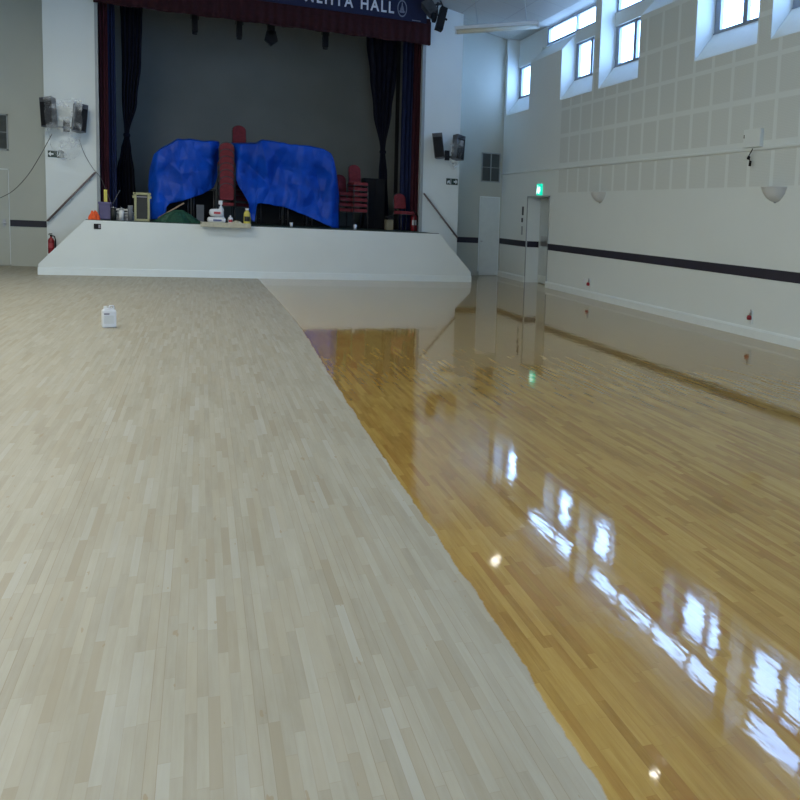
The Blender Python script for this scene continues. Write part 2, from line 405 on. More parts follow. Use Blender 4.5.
# skirtings and dado stripes
s = MB(); s.prism([(RX - .035, 0), (RX, 0), (RX, .15), (RX - .02, .15), (RX - .035, .12)], 'y', FY, DY0); s.prism([(RX - .035, 0), (RX, 0), (RX, .15), (RX - .02, .15), (RX - .035, .12)], 'y', DY1, BY)
struct(s.build('baseboard_right', M['trim']))
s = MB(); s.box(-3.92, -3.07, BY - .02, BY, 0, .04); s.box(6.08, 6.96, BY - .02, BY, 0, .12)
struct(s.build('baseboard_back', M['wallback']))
st = MB(); st.box(RX - .012, RX, FY, DY0 - .02, .9, 1.05); st.box(RX - .012, RX, DY1 + .06, BY, .9, 1.05); st.box(RX + .02, RX + .33, DY1 - .012, DY1, .9, 1.05)
struct(st.build('trim_3', M['stripe']))
st = MB(); st.box(-3.9, -3.07, BY - .012, BY, .89, 1.035); st.box(6.08, 6.93, BY - .012, BY, .89, 1.04)
struct(st.build('trim_4', M['stripe']))
struct(MB().prism([(RX - .03, 2.79), (RX, 2.77), (RX, 2.83), (RX - .03, 2.82)], 'y', FY, BY).build('trim_5', M['wall']))

# doors
d = struct(empty('door_1', (7.9, (DY0 + DY1) / 2, 0)))
MB().box(-.01, .03, -.76, .76, .02, 2.14).build('door_leaf', M['doorg'], d)
MB().box(-.025, -.01, -.1, -.02, .05, 2.1).box(-.018, -.01, -.74, .74, .02, .2).build('centre_stile', M['door'], d)
MB().box(-.07, -.01, -.62, -.12, 1.02, 1.10, .01).box(-.05, -.01, -.62, -.52, .98, 1.16, .01).box(-.03, -.01, .1, .6, .95, 1.2).build('push_bar', M['metal'], d)
MB().box(-.018, -.012, -.60, -.28, 1.35, 1.6).build('door_notice', M['jamb'], d)
j = MB(); j.box(-.365, -.345, -.79, -.765, 0, 2.185); j.box(-.365, -.345, .765, .79, 0, 2.185); j.box(-.365, -.345, -.79, .79, 2.155, 2.185)
j.build('door_frame', M['jamb'], d)
d = struct(empty('door_2', (7.22, BY, 0)))
MB().box(-.26, .27, -.03, -.004, .01, 2.13, .004).build('door_leaf', M['door'], d)
MB().box(-.285, -.262, -.02, 0, 0, 2.16).box(.272, .295, -.02, 0, 0, 2.16).box(-.285, .295, -.02, 0, 2.135, 2.17).build('door_frame', M['trim'], d)
MB().lathe([(0, 0), (.03, .0), (.03, .03), (0, .03)], -.21, -.06, .93, 12).build('door_handle', M['metal'], d)
d = struct(empty('door_3', (-4.25, BY, 0)))
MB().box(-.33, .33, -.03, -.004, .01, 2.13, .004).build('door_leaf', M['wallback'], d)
MB().box(.332, .35, -.02, 0, 0, 2.16).box(-.35, .35, -.02, 0, 2.135, 2.16).build('door_frame', M['wall'], d)
MB().box(.20, .29, -.075, -.045, .95, .975, .005).box(.22, .27, -.05, -.03, .88, 1.04).build('door_handle', M['metal'], d)

# ------------------------------------------------------------------ wall fittings
def louvre(x0, x1, z0, z1, label):
    e = tag(empty('vent_grille', ((x0 + x1) / 2, BY, z0)), label, 'vent', 'vent grilles on the back wall')
    w_ = (x1 - x0) / 2; h = z1 - z0
    f = MB(); f.box(-w_, w_, -.03, 0, 0, .03); f.box(-w_, w_, -.03, 0, h - .03, h); f.box(-w_, -w_ + .03, -.03, 0, 0, h); f.box(w_ - .03, w_, -.03, 0, 0, h); f.box(-.012, .012, -.035, 0, 0, h)
    f.box(-w_, w_, -.033, 0, h * .49, h * .51)
    f.build('frame', M['jamb'], e)
    g = MB()
    n = 22
    for i in range(n):
        z = .03 + (h - .06) * i / n
        g.prism([(-.028, z), (-.004, z + .02), (-.004, z + .03), (-.028, z + .01)], 'x', -w_ + .03, w_ - .03)
    g.box(-w_ + .03, w_ - .03, -.004, 0, .03, h - .03)
    g.build('slats', M['grille'], e)
louvre(6.95, 7.48, 2.56, 3.35, 'dark vent grille on the wall above the plain white door, right of the stage')
louvre(-4.45, -3.89, 2.56, 3.35, 'dark vent grille on the back wall at the left edge of the photo')

# exit sign above the right door
e = tag(empty('exit_sign', (RX, 20.38, 2.2)), 'lit green emergency exit sign above the door in the right wall', 'exit sign')
MB().box(-.05, 0, -.15, .15, 0, .27, .008).build('housing', M['exitg'], e)
f = MB()
f.box(-.056, -.05, -.02, .10, .10, .16); f.box(-.056, -.05, .02, .07, .16, .20); f.lathe([(0, 0), (.02, .0), (.02, .01), (0, .01)], -.053, .05, .215, 10)
f.prism([(.0, .10), (.05, .10), (-.02, .03), (-.06, .03)], 'x', -.056, -.05); f.prism([(.06, .10), (.10, .10), (.13, .04), (.09, .04)], 'x', -.056, -.05)
f.prism([(-.10, .2), (-.06, .2), (-.06, .13), (-.03, .13), (-.08, .06), (-.13, .13), (-.10, .13)], 'x', -.056, -.05)
f.build('running_figure', M['exitw'], e)

# wall uplighters
for yy, lab in ((16.8, 'white half bowl uplighter on the right wall, the one nearer the exit door'), (10.65, 'white half bowl uplighter on the right wall, nearer the photo edge')):
    e = tag(empty('wall_uplighter', (RX, yy, 2.02)), lab, 'wall light', 'half bowl uplighters on the right wall')
    prof = [(.02, 0), (.09, .015), (.16, .06), (.215, .12), (.25, .2), (.262, .21), (.24, .205), (.20, .13), (.14, .07), (.05, .03)]
    MB().lathe(prof, 0, 0, 0, 20, PI / 2, 3 * PI / 2, .8, 1.0).build('bowl', M['offwhite'], e)
    MB().box(-.02, 0, -.06, .06, .06, .18).build('wall_plate', M['white'], e)
    MB().lathe([(0, -.02), (.015, -.015), (.018, 0), (0, .01)], -.012, 0, 0, 10).build('finial', M['metal'], e)

# white box on the ledge and its cable
e = tag(empty('junction_box', (RX, 11.28, 2.83)), 'white boxy unit fixed on the right wall just above the ledge', 'box')
MB().box(-.06, 0, -.22, .22, 0, .27, .01).build('casing', M['wall'], e)
MB().box(-.066, -.06, .19, .205, .14, .19).build('side_slot', M['darkmetal'], e)
e = tag(empty('dangling_cable', (RX - .06, 11.28, 2.8)), 'short black cable with a plug dangling below the white wall box', 'cable')
MB().tube([(-.02, -.08, 0), (0, .02, -.07), (0, .06, -.12), (0, .02, -.14), (0, -.01, -.2)], .008).build('cord', M['black'], e)
MB().tube([(0, .03, -.11), (0, .06, -.14)], .022).tube([(0, -.01, -.17), (0, 0, -.25)], .02).build('plug', M['black'], e)
# small red fittings and socket near the skirting
for yy, lab in ((17.12, 'small red fitting with a grey stem low on the right wall, the farther of two'), (11.04, 'small red fitting with a grey stem low on the right wall, the nearer of two')):
    e = tag(empty('wall_fitting', (RX, yy, .2)), lab, 'wall fitting', 'red fittings low on the right wall')
    MB().box(-.02, 0, -.03, .03, 0, .2).build('back_plate', M['wall'], e)
    MB().lathe([(0, .06), (.035, .065), (.04, .10), (.028, .13), (0, .135)], -.04, .01, 0, 12).build('red_body', M['red'], e)
    MB().tube([(-.04, 0, .13), (-.04, -.02, .22)], .012).build('stem', M['metal'], e)
tag(MB().box(RX - .012, RX, 17.38, 17.5, .3, .4, .003).build('wall_socket', M['white']), 'small white socket plate low on the right wall beside the farther red fitting', 'socket')
e = tag(empty('switch_panel', (RX, 21.62, 1.2)), 'column of dark switches on the right wall left of the exit door', 'switches')
MB().box(-.012, 0, -.05, .05, .0, .22).build('lower_switch', M['jamb'], e); MB().box(-.012, 0, -.04, .06, .32, .43).build('middle_switch', M['darkmetal'], e); MB().box(-.012, 0, -.07, .03, .5, .72).build('upper_switch', M['darkmetal'], e)

# direction signs and apron socket
def arrow_sign(x0, x1, z0, z1, lab, flip):
    e = tag(empty('exit_direction_sign', ((x0 + x1) / 2, PYW, z0)), lab, 'sign', 'exit direction signs beside the stage')
    w_ = (x1 - x0) / 2; h = z1 - z0
    MB().box(-w_, w_, -.012, 0, 0, h).build('sign_plate', M['signg'], e)
    f = MB(); s_ = 1 if flip else -1
    g = lambda P: [(s_ * x, z) for x, z in P]
    f.prism(g([(w_ * .95, h * .5), (w_ * .62, h * .9), (w_ * .62, h * .62), (w_ * .3, h * .62), (w_ * .3, h * .38), (w_ * .62, h * .38), (w_ * .62, h * .1)]), 'y', -.016, -.012)
    f.build('arrow', M['signw'], e)
    MB().box(-.006 - .03 * s_, .006 - .03 * s_, -.016, -.012, .01, h - .01).build('divider', M['signw'], e)
    f = MB(); f.prism(g([(-w_ * .85, h * .15), (-w_ * .7, h * .15), (-w_ * .35, h * .6), (-w_ * .5, h * .7), (-w_ * .8, h * .55)]), 'y', -.016, -.012)
    f.prism(g([(-w_ * .45, h * .15), (-w_ * .3, h * .15), (-w_ * .35, h * .5), (-w_ * .5, h * .45)]), 'y', -.016, -.012)
    f.build('figure', M['signw'], e)
arrow_sign(-3.02, -2.72, 2.44, 2.58, 'dark exit direction sign with arrow on the white pier left of the stage', False)
arrow_sign(5.75, 6.05, 2.39, 2.55, 'dark exit direction sign with arrow on the white pier right of the stage', True)
e = tag(empty('floor_socket_plate', (-1.965, 21.0, .97)), 'small dark socket plate on the white stage front near its left corner', 'socket')
MB().box(-.065, .065, -.012, 0, 0, .11, .003).build('plate', M['black'], e)
MB().box(.02, .055, -.018, -.012, .02, .09).build('switch', M['labelg'], e)

# handrails
def rail(p0, p1, lab):
    e = tag(empty('handrail', (p0[0], PYW, p0[1])), lab, 'handrail', 'stair handrails beside the stage')
    d = Vector((p1[0] - p0[0], 0, p1[1] - p0[1]))
    MB().tube([(0, -.08, 0), (d.x, -.08, d.z)], .022, 10).build('rail', M['rail'], e)
    for k in (.12, .5, .88):
        MB().tube([(d.x * k, -.08, d.z * k - .02), (d.x * k, -.05, d.z * k - .06), (d.x * k, 0, d.z * k - .06)], .008, 6).build('bracket', M['metal'], e)
rail((-3.05, 1.06), (-2.12, 2.17), 'dark wooden handrail climbing the white pier left of the stage')
rail((6.07, 1.04), (5.16, 2.13), 'dark wooden handrail climbing the white pier right of the stage')

# fire extinguishers
def extinguisher(loc, s, lab, lw=False):
    e = tag(empty('fire_extinguisher', loc), lab, 'fire extinguisher', 'red fire extinguishers')
    MB().lathe([(0, 0), (.07 * s, 0), (.075 * s, .02), (.075 * s, .34 * s), (.06 * s, .39 * s), (.025 * s, .42 * s), (.022 * s, .45 * s), (0, .45 * s)], 0, 0, 0, 16).build('cylinder', M['red'], e)
    MB().box(-.02 * s, .02 * s, -.02, .02, .45 * s, .49 * s).box(-.06 * s, .03 * s, -.01, .01, .49 * s, .505 * s).box(-.05 * s, .03 * s, -.01, .01, .52 * s, .535 * s).build('valve', M['black'], e)
    MB().tube([(.02 * s, 0, .47 * s), (.08 * s, 0, .46 * s), (.10 * s, 0, .36 * s), (.09 * s, 0, .15 * s)], .012).build('hose', M['black'], e)
    MB().lathe([(.0765 * s, .15 * s), (.0765 * s, .28 * s)], 0, 0, 0, 10, -2.4, -.7).build('label_sheet', M['signw'] if lw else M['label'], e)
extinguisher((-2.98, 22.38, SZ / 6 + .17), .82, 'red fire extinguisher on the stairs at the left end of the stage front')

# ------------------------------------------------------------------ loudspeakers
def speaker(p, rz, tilt, w_, h, dp, lab):
    e = tag(empty('loudspeaker', p, rz), lab, 'loudspeaker', 'loudspeakers beside the stage opening'); e.rotation_euler.x = tilt; e.rotation_euler.y = math.copysign(math.radians(8), rz)
    MB().prism([(-w_ / 2, -dp / 2), (w_ / 2, -dp / 2), (w_ * .32, dp / 2), (-w_ * .32, dp / 2)], 'z', 0, h).build('cabinet', M['speaker'], e)
    MB().box(-w_ / 2 + .015, w_ / 2 - .015, -dp / 2 - .012, -dp / 2, .02, h - .1, .004).build('front_grille', M['black'], e)
    MB().lathe([(0, -.005), (.04, -.003), (.05, 0)], 0, -dp / 2 - .014, h - .06, 12).build('badge', M['darkmetal'], e)
    MB().tube([(0, dp / 2, h * .35), (0, dp / 2 + .1, h * .3)], .018).build('bracket', M['darkmetal'], e)
    return e
speaker((-2.91, 22.15, 3.06), math.radians(-30), math.radians(-6), .28, .62, .20, 'dark loudspeaker on the left pier, the left one of the pair wrapped in plastic')
speaker((-2.42, 22.15, 3.00), math.radians(30), math.radians(-6), .27, .60, .20, 'dark loudspeaker on the left pier, the right one of the pair wrapped in plastic')
speaker((5.50, 22.2, 3.02), math.radians(-18), math.radians(-4), .25, .62, .22, 'dark loudspeaker on the right pier, the left one of the pair')
speaker((5.93, 22.2, 3.02), math.radians(30), math.radians(-4), .28, .62, .22, 'dark loudspeaker on the right pier, the right one of the pair')
for x, z, lab in ((-2.66, 3.1, 'dark wall bracket holding the left pair of loudspeakers'), (5.75, 3.1, 'dark wall bracket holding the right pair of loudspeakers')):
    e = tag(empty('speaker_bracket', (x, PYW, z)), lab, 'bracket', 'speaker brackets')
    MB().box(-.06, .06, -.03, 0, -.1, .15).build('wall_plate', M['darkmetal'], e)
    MB().tube([(0, -.02, 0), (0, -.2, -.02), (.12, -.26, -.02)], .02).tube([(0, -.2, -.02), (-.12, -.26, -.02)], .02).build('arms', M['darkmetal'], e)
def plastic(cx, z0, z1, w_, lab, seed):
    def fn(u, v):
        x = (u - .5) * w_ * (1 - .25 * v); z = z1 + (z0 - z1) * v
        n = noise.noise_vector(Vector((x * 5 + seed, v * 4, seed)))
        sag = -.10 * math.sin(PI * u) * v
        return Vector((cx + x + n.x * .05, 21.93 + n.y * .07 + .35 * v * v, z + n.z * .05 + sag))
    tag(MB().grid(fn, 22, 22).build('plastic_sheet', M['poly']), lab, 'plastic sheet')
plastic(-2.65, 2.52, 3.66, .72, 'crumpled clear polythene wrapped round the left loudspeakers', 2.2)
plastic(5.86, 2.85, 3.5, .34, 'clear polythene scrap over the right loudspeakers', 6.1)
def curve_pts(P, n=24):
    out = []
    P = [Vector(p) for p in P]; Q = [P[0] * 2 - P[1]] + P + [P[-1] * 2 - P[-2]]
    for i in range(1, len(Q) - 2):
        for k in range(n):
            s_ = k / n; p0, p1, p2, p3 = Q[i - 1:i + 3]
            out.append(.5 * ((2 * p1) + (p2 - p0) * s_ + (2 * p0 - 5 * p1 + 4 * p2 - p3) * s_ ** 2 + (3 * p1 - p0 - 3 * p2 + p3) * s_ ** 3))
    out.append(P[-1]); return out
tag(MB().tube(curve_pts([at(u, v, y) for u, v, y in ((52, 134, 22.2), (40, 156, 22.4), (28, 175, 22.8), (14, 190, 23.1), (0, 198, 23.3), (-12, 203, 23.4))], 8), .007, 6).build('cable', M['cable']), 'grey cable sagging left from the plastic wrapped loudspeakers', 'cable')
tag(MB().tube(curve_pts([at(u, v, y) for u, v, y in ((79, 139, 22.2), (84, 153, 22.35), (92, 167, 22.4), (100, 177, 22.3), (106, 190, 22.0), (112, 205, 21.6))], 8), .006, 6).build('cable', M['cable']), 'grey cable running down from the left loudspeakers to the stage clutter', 'cable')

# ------------------------------------------------------------------ pelmet, banner, stage lights
e = tag(empty('stage_pelmet', (1.5, 22.35, 5.79)), 'dark red velvet pelmet across the top of the stage opening', 'pelmet')
def pel(u, v):
    x = -3.6 + 7.3 * u; z = 1.9 * v * 0 + v * .62
    return Vector((x, .02 * math.sin(u * 230) * (1 - v * .6) , z + .012 * math.sin(u * 57) * (1 - v)))
MB().grid(pel, 500, 4).build('pelmet_cloth', M['pelmet'], e, solid=.02)
MB().box(3.68, 3.72, 0, .13, 0, .55).build('end_return', M['pelmet'], e)
def fr(u, v): return Vector((-3.6 + 7.3 * u, -.02 + .02 * math.sin(u * 230), -.015 + .03 * v + .012 * math.sin(u * 57)))
MB().grid(fr, 500, 1).build('hem_fringe', M['pelmet'], e, solid=.01)
e = tag(empty('hall_banner', (1.5, 22.25, 6.27)), 'dark blue banner with white hall name above the red pelmet', 'banner')
MB().box(-3.6, 3.58, -.01, .02, 0, .56).build('banner_board', M['banner'], e)
cu = bpy.data.curves.new('txt', 'FONT'); cu.body = 'MEHTA HALL'; cu.size = .3; cu.space_character = 1.28; cu.space_word = 1.1; cu.extrude = .004; cu.offset = .006
to = bpy.data.objects.new('txt', cu); COL.objects.link(to); bpy.context.view_layer.update()
me = bpy.data.meshes.new_from_object(to.evaluated_get(bpy.context.evaluated_depsgraph_get())); bpy.data.objects.remove(to)
xs_ = [v.co.x for v in me.vertices]; ys_ = [v.co.y for v in me.vertices]
x0, x1, y0, y1 = min(xs_), max(xs_), min(ys_), max(ys_)
GAPF = .565
TX0, TX1, TZ0, TZ1 = 2.22 - 1.5, 4.28 - 1.5, .125, .125 + .27
for v in me.vertices:
    q = v.co.copy(); v.co = Vector((TX0 + (q.x - x0) / (x1 - x0) * (TX1 - TX0), -.014 - q.z, TZ0 + (q.y - y0) / (y1 - y0) * (TZ1 - TZ0)))
me.name = 'lettering'; me.materials.clear(); me.materials.append(M['letter'])
for wk in (0, 1):
    bmw = bmesh.new(); bmw.from_mesh(me); gap_x = TX0 + (TX1 - TX0) * GAPF
    bmesh.ops.delete(bmw, geom=[v for v in bmw.verts if (v.co.x > gap_x) != bool(wk)], context='VERTS')
    mw = bpy.data.meshes.new('word'); bmw.to_mesh(mw); bmw.free(); mw.materials.append(M['letter'])
    lo = bpy.data.objects.new('word', mw); COL.objects.link(lo); lo.parent = e
em = MB(); ex, ez = 4.475 - 1.5, .27
ring = lambda r0, k: [(ex + .115 * k * math.cos(q), ez + .20 * k * math.sin(q)) for q in [2 * PI * i / 32 for i in range(32)]]
R0, R1 = ring(1, 1), ring(1, .84)
for i in range(32): em.prism([R0[i], R0[(i + 1) % 32], R1[(i + 1) % 32], R1[i]], 'y', -.018, -.01)
em.prism([(ex - .015, ez - .05), (ex + .015, ez - .05), (ex + .012, ez + .12), (ex, ez + .15), (ex - .012, ez + .12)], 'y', -.018, -.01)
em.prism([(ex - .075, ez - .06), (ex + .075, ez - .06), (ex + .05, ez - .10), (ex - .05, ez - .10)], 'y', -.018, -.01)
em.prism([(ex - .05, ez - .055), (ex - .02, ez - .055), (ex - .02, ez + .07)], 'y', -.018, -.01); em.prism([(ex + .05, ez - .055), (ex + .02, ez - .055), (ex + .02, ez + .07)], 'y', -.018, -.01)
em.build('round_emblem', M['emblem'], e)
MB().box(4.72 - 1.5, 4.93 - 1.5, -.014, -.01, .02, .04).build('pale_strip', M['emblem'], e)

def lantern(p, h, w_, lab, tilt=0, hood=False):
    e = tag(empty('stage_lantern', p), lab, 'stage light', 'stage lanterns'); e.rotation_euler = (tilt, 0, 0)
    MB().box(-w_ / 2, w_ / 2, -w_ / 2, w_ / 2, -h, -.12, .02).build('housing', M['black'], e)
    MB().lathe([(w_ * .42, 0), (w_ * .45, .05), (w_ * .3, .06)], 0, 0, -h - .055, 16).build('lens_tube', M['darkmetal'], e)
    MB().tube([(-w_ / 2 - .015, 0, -h * .6), (-w_ / 2 - .015, 0, .02), (w_ / 2 + .015, 0, .02), (w_ / 2 + .015, 0, -h * .6)], .012, 6).build('yoke', M['darkmetal'], e)
    MB().box(-.03, .03, -.04, .04, .02, .12).build('clamp', M['darkmetal'], e)
    if hood: MB().prism([(-w_ * .9, -h - .12), (0, -h - .25), (w_ * .9, -h - .12), (w_ * .6, -h + .1), (-w_ * .6, -h + .1)], 'y', -w_ / 2, w_ / 2).build('barn_door', M['black'], e)
LYY = 23.6
for u0, u1, vb, hood, lab in ((191.5, 198, 32, 0, 'leftmost of the dark stage lanterns hanging below the red pelmet'), (236, 242.5, 37, 0, 'second from left of the dark stage lanterns below the red pelmet'),
                              (267, 275, 44, 1, 'dark stage lantern with a pointed hood, third from left below the pelmet'), (322, 328.5, 47, 0, 'rightmost of the dark stage lanterns hanging below the red pelmet')):
    pb = at((u0 + u1) / 2, vb, LYY); w_ = (at(u1, vb, LYY) - at(u0, vb, LYY)).x
    top = 6.35; h = top - pb.z
    lantern((pb.x, LYY, top), h - (.2 if hood else 0), w_ * .92, lab, 0, hood)
tag(MB().tube([(-2.08, LYY, 6.49), (5.12, LYY, 6.49)], .025, 10).build('lighting_bar', M['darkmetal']), 'dark lighting bar behind the pelmet that carries the stage lanterns', 'lighting bar')

# spot light cluster at the right end of the banner
e = tag(empty('stage_spotlight', (5.0, 21.95, 6.75)), 'black spotlight hanging at the right end of the blue banner', 'stage light', 'front spotlights')
def dirbox(m_, p0, p1, w0, w1):
    p0, p1 = Vector(p0), Vector(p1); t_ = (p1 - p0).normalized(); n1 = t_.cross(Vector((0, 1, 0))).normalized(); n2 = t_.cross(n1).normalized()
    vs = []
    for p_, w_ in ((p0, w0), (p1, w1)):
        for a_, b_ in ((-1, -1), (1, -1), (1, 1), (-1, 1)): vs.append(m_.bm.verts.new(p_ + n1 * a_ * w_ / 2 + n2 * b_ * w_ / 2))
    for f_ in ((0, 1, 2, 3), (7, 6, 5, 4), (0, 4, 5, 1), (1, 5, 6, 2), (2, 6, 7, 3), (3, 7, 4, 0)): m_.bm.faces.new([vs[i] for i in f_])
    return m_
def atl(u, v, y, base): return at(u, v, y) - Vector(base)
bs = (5.0, 21.95, 6.75)
dirbox(MB(), atl(444, 8, 21.9, bs), atl(438.5, 30, 21.8, bs), .16, .17).build('lamp_housing', M['black'], e)
dirbox(MB(), atl(441, 16, 21.85, bs), atl(447, 20, 21.8, bs), .05, .04).build('barn_door', M['black'], e)
MB().tube([atl(438, 2, 21.9, bs), atl(437, 14, 21.85, bs), atl(441, 19, 21.85, bs)], .02).tube([atl(440, 0, 21.9, bs), atl(444, 9, 21.9, bs)], .02).build('yoke', M['darkmetal'], e)
e = tag(empty('stage_spotlight', (4.8, 22.0, 6.75)), 'black spotlight turned sideways over the banner end, behind the hanging one', 'stage light', 'front spotlights')
bs = (4.8, 22.0, 6.75)
dirbox(MB(), atl(426, 3, 22.1, bs), atl(434, 14, 21.95, bs), .26, .24).build('lamp_housing', M['speaker'], e)
dirbox(MB(), atl(434, 14, 21.95, bs), atl(434, 22, 21.9, bs), .16, .08).build('barn_door', M['black'], e)
MB().tube([atl(424, -6, 22.1, bs), atl(430, 6, 22.05, bs), atl(441, 4, 22.0, bs)], .03).build('yoke', M['darkmetal'], e)

# ------------------------------------------------------------------ curtains
def drape(name, m_, y, prof, folds, amp, lab, grp=None, tie=None, seed=0):
    """prof: list of (z, x0, x1)"""
    prof = sorted(prof)
    zs = [q[0] for q in prof]
    def fn(u, v):
        z = zs[0] + (zs[-1] - zs[0]) * v
        for i in range(len(prof) - 1):
            if prof[i][0] <= z <= prof[i + 1][0] + 1e-9:
                k = (z - prof[i][0]) / (prof[i + 1][0] - prof[i][0]); k = k * k * (3 - 2 * k)
                xa = prof[i][1] * (1 - k) + prof[i + 1][1] * k; xb = prof[i][2] * (1 - k) + prof[i + 1][2] * k; break
        am = amp * min(1, (xb - xa) / .5 + .3)
        return Vector((xa + (xb - xa) * u, y + am * math.sin(u * folds * 2 * PI + seed + .6 * math.sin(v * 5)) + am * .4 * math.sin(u * folds * 5.1), z))
    e = tag(empty(name, (0, 0, 0)), lab, 'curtain', grp)
    base = Vector(((prof[0][1] + prof[0][2]) / 2, y, prof[0][0])); e.location = base
    MB().grid(lambda u, v: fn(u, v) - base, max(24, folds * 12), 50).build('cloth', m_, e, solid=.01)
    if tie:
        z, xa, xb = tie
        MB().lathe([((xb - xa) / 2 + .02, -.04), ((xb - xa) / 2 + .03, 0), ((xb - xa) / 2 + .02, .04)], (xa + xb) / 2 - base.x, 0, z - base.z, 16, sy=.9).build('tie_band', m_, e)
def PR(rows, y): return [(at(u0, v, y).z, at(u0, v, y).x, at(u1, v, y).x) for v, u0, u1 in rows]
yd = 24.3
def bot(pr): return [(SZ + .01, pr[-1][1], pr[-1][2])] + pr
pr = PR([(-8, 119, 143), (20, 121, 142), (60, 122, 141), (100, 122, 137), (134, 124.5, 129), (150, 121, 131), (170, 117, 134), (205, 115.5, 136)], yd)
drape('stage_curtain', M['navy'], yd, bot(pr), 5, .07, 'navy curtain tied at its waist on the left of the stage', 'tied navy curtains', (at(126, 135, yd).z, at(124.5, 135, yd).x, at(129, 135, yd).x))
pr = PR([(15, 364, 404), (42, 366.5, 400), (75, 370, 396), (110, 373.5, 391.5), (150, 380.5, 385), (175, 379, 387), (215, 378.5, 388)], yd)
drape('stage_curtain', M['navy'], yd, bot(pr), 5, .07, 'navy curtain tied at its waist on the right of the stage', 'tied navy curtains', (at(383, 152, yd).z, at(380.5, 152, yd).x, at(385, 152, yd).x))
for u0, u1, y, m_, lab in ((99, 108.5, 22.9, 'redc', 'narrow red curtain at the left edge of the stage opening'), (107, 116, 23.2, 'blue', 'narrow blue curtain beside the red one at the left of the stage'),
                           (401.5, 414, 23.2, 'blue', 'narrow blue curtain beside the red one at the right of the stage'), (412.5, 421, 22.9, 'redc', 'narrow red curtain at the right edge of the stage opening'),
                           (395.5, 399, 24.0, 'black', 'thin black leg curtain right of the tied navy curtain')):
    p0 = at(u0, 120, y); p1 = at(u1, 120, y)
    drape('side_curtain', M[m_], y, [(SZ + .01, p0.x, p1.x), (3, p0.x, p1.x), (6.2, p0.x, p1.x)], 3, .04, lab, 'narrow side curtains')

# ------------------------------------------------------------------ chairs
def make_chair(parts_only=None):
    e = empty('stacking_chair')
    s = MB(); s.box(-.19, .19, -.21, .20, .405, .50, .03); s.build('seat', M['chair'], e)
    bm_ = MB(); W_ = .155
    prof = [(-W_, .56), (W_, .56), (W_, .82)] + [(W_ * math.cos(q), .82 + .13 * math.sin(q)) for q in [PI * i / 12 for i in range(1, 12)]] + [(-W_, .82)]
    rot = Matrix.Translation((0, .20, .5)) @ Matrix.Rotation(math.radians(-9), 4, 'X') @ Matrix.Translation((0, 0, -.5))
    bm_.prism(prof, 'y', -.02, .03, rot); o = bm_.build('backrest', M['chair'], e)
    md = o.modifiers.new('bev', 'BEVEL'); md.width = .012; md.segments = 2
    rim = [rot @ Vector((x * 1.05, .035, z + .006)) for x, z in prof[2:]]
    MB().tube([rot @ Vector((W_ * 1.05, .035, .42))] + rim + [rot @ Vector((-W_ * 1.05, .035, .42))], .011, 6).build('back_frame', M['leg'], e)
    for sx in (-1, 1):
        MB().tube([(sx * .18, -.19, .43), (sx * .19, -.22, 0)], .012, 6).build('leg', M['leg'], e)
        MB().tube([(sx * .19, .235, .45), (sx * .19, .22, .3), (sx * .19, .27, 0)], .012, 6).build('leg', M['leg'], e)
    MB().tube([(-.18, -.2, .415), (.18, -.2, .415), (.18, .22, .415), (-.18, .22, .415), (-.18, -.2, .415)], .011, 6).build('seat_frame', M['leg'], e)
    return e
def copy_tree(o, parent=None):
    c_ = o.copy(); COL.objects.link(c_)
    if parent: c_.parent = parent
    for ch in list(o.children): copy_tree(ch, c_)
    return c_
proto = make_chair(); used = [False]
ORD = ['first', 'second', 'third', 'fourth', 'fifth', 'sixth', 'seventh', 'eighth', 'ninth', 'tenth', 'eleventh', 'twelfth']
def stack(x, y, rz, n, where, grp, pitch=.125, lean=.018):
    for k in range(n):
        o = copy_tree(proto) if used[0] else proto; used[0] = True
        fx, fy = math.sin(rz), -math.cos(rz)
        o.location = (x + fx * lean * k, y + fy * lean * k, SZ + .006 + pitch * k); o.rotation_euler.z = rz
        t_ = n - 1 - k
        if n == 1: lab = 'red padded chair ' + where
        elif t_ == 0: lab = 'red padded chair topmost in ' + where
        elif k == 0: lab = 'red padded chair at the bottom of ' + where
        else: lab = 'red padded chair ' + ORD[t_] + ' from the top of ' + where
        tag(o, lab, 'chair', grp)
R = math.radians
p = at(343, 215, 23.4); stack(p.x, 23.4, R(13), 4, 'the low stack right of the blue tarpaulin', 'stacked red chairs', .135, 0)
p = at(357.5, 215, 23.3); stack(p.x, 23.3, R(13), 6, 'the taller stack beside the black cabinet', 'stacked red chairs', .135, 0)
p = at(404, 215, 22.72); stack(p.x, 22.72, R(16), 1, 'standing alone at the right edge of the stage', 'stacked red chairs')
p = at(226.5, 180, 22.9); stack(p.x, 22.95, R(180), 7, 'the tall stack between the two tarpaulins', 'stacked red chairs', .158, .006)
p = at(240.5, 140, 24.2); stack(p.x, 24.2, R(4), 12, 'the tallest stack behind the right tarpaulin', 'stacked red chairs', .137, -.004)
TY = 23.25
def table(x0, x1, y0, y1, h, lab):
    e = tag(empty('trestle_table', ((x0 + x1) / 2, (y0 + y1) / 2, SZ + .002)), lab, 'table', 'covered tables on the stage')
    a_, b_ = (x1 - x0) / 2, (y1 - y0) / 2
    MB().box(-a_, a_, -b_, b_, h - .04, h, .005).build('table_top', M['slate'], e)
    MB().box(-a_ + .01, a_ - .01, b_ - .05, b_ - .03, .02, h - .04).build('shade_sheet', M['black'], e)  # black sheet added to stand for the deep shade under the tarpaulin
    for sx in (-1, 1):
        for sy in (-1, 1): MB().tube([(sx * (a_ - .05), sy * (b_ - .05), h - .04), (sx * (a_ - .05), sy * (b_ - .05), 0)], .014, 8).build('leg', M['leg'], e)
        MB().tube([(sx * (a_ - .05), -b_ + .05, .15), (sx * (a_ - .05), b_ - .05, .15)], .01, 8).build('stretcher', M['leg'], e)
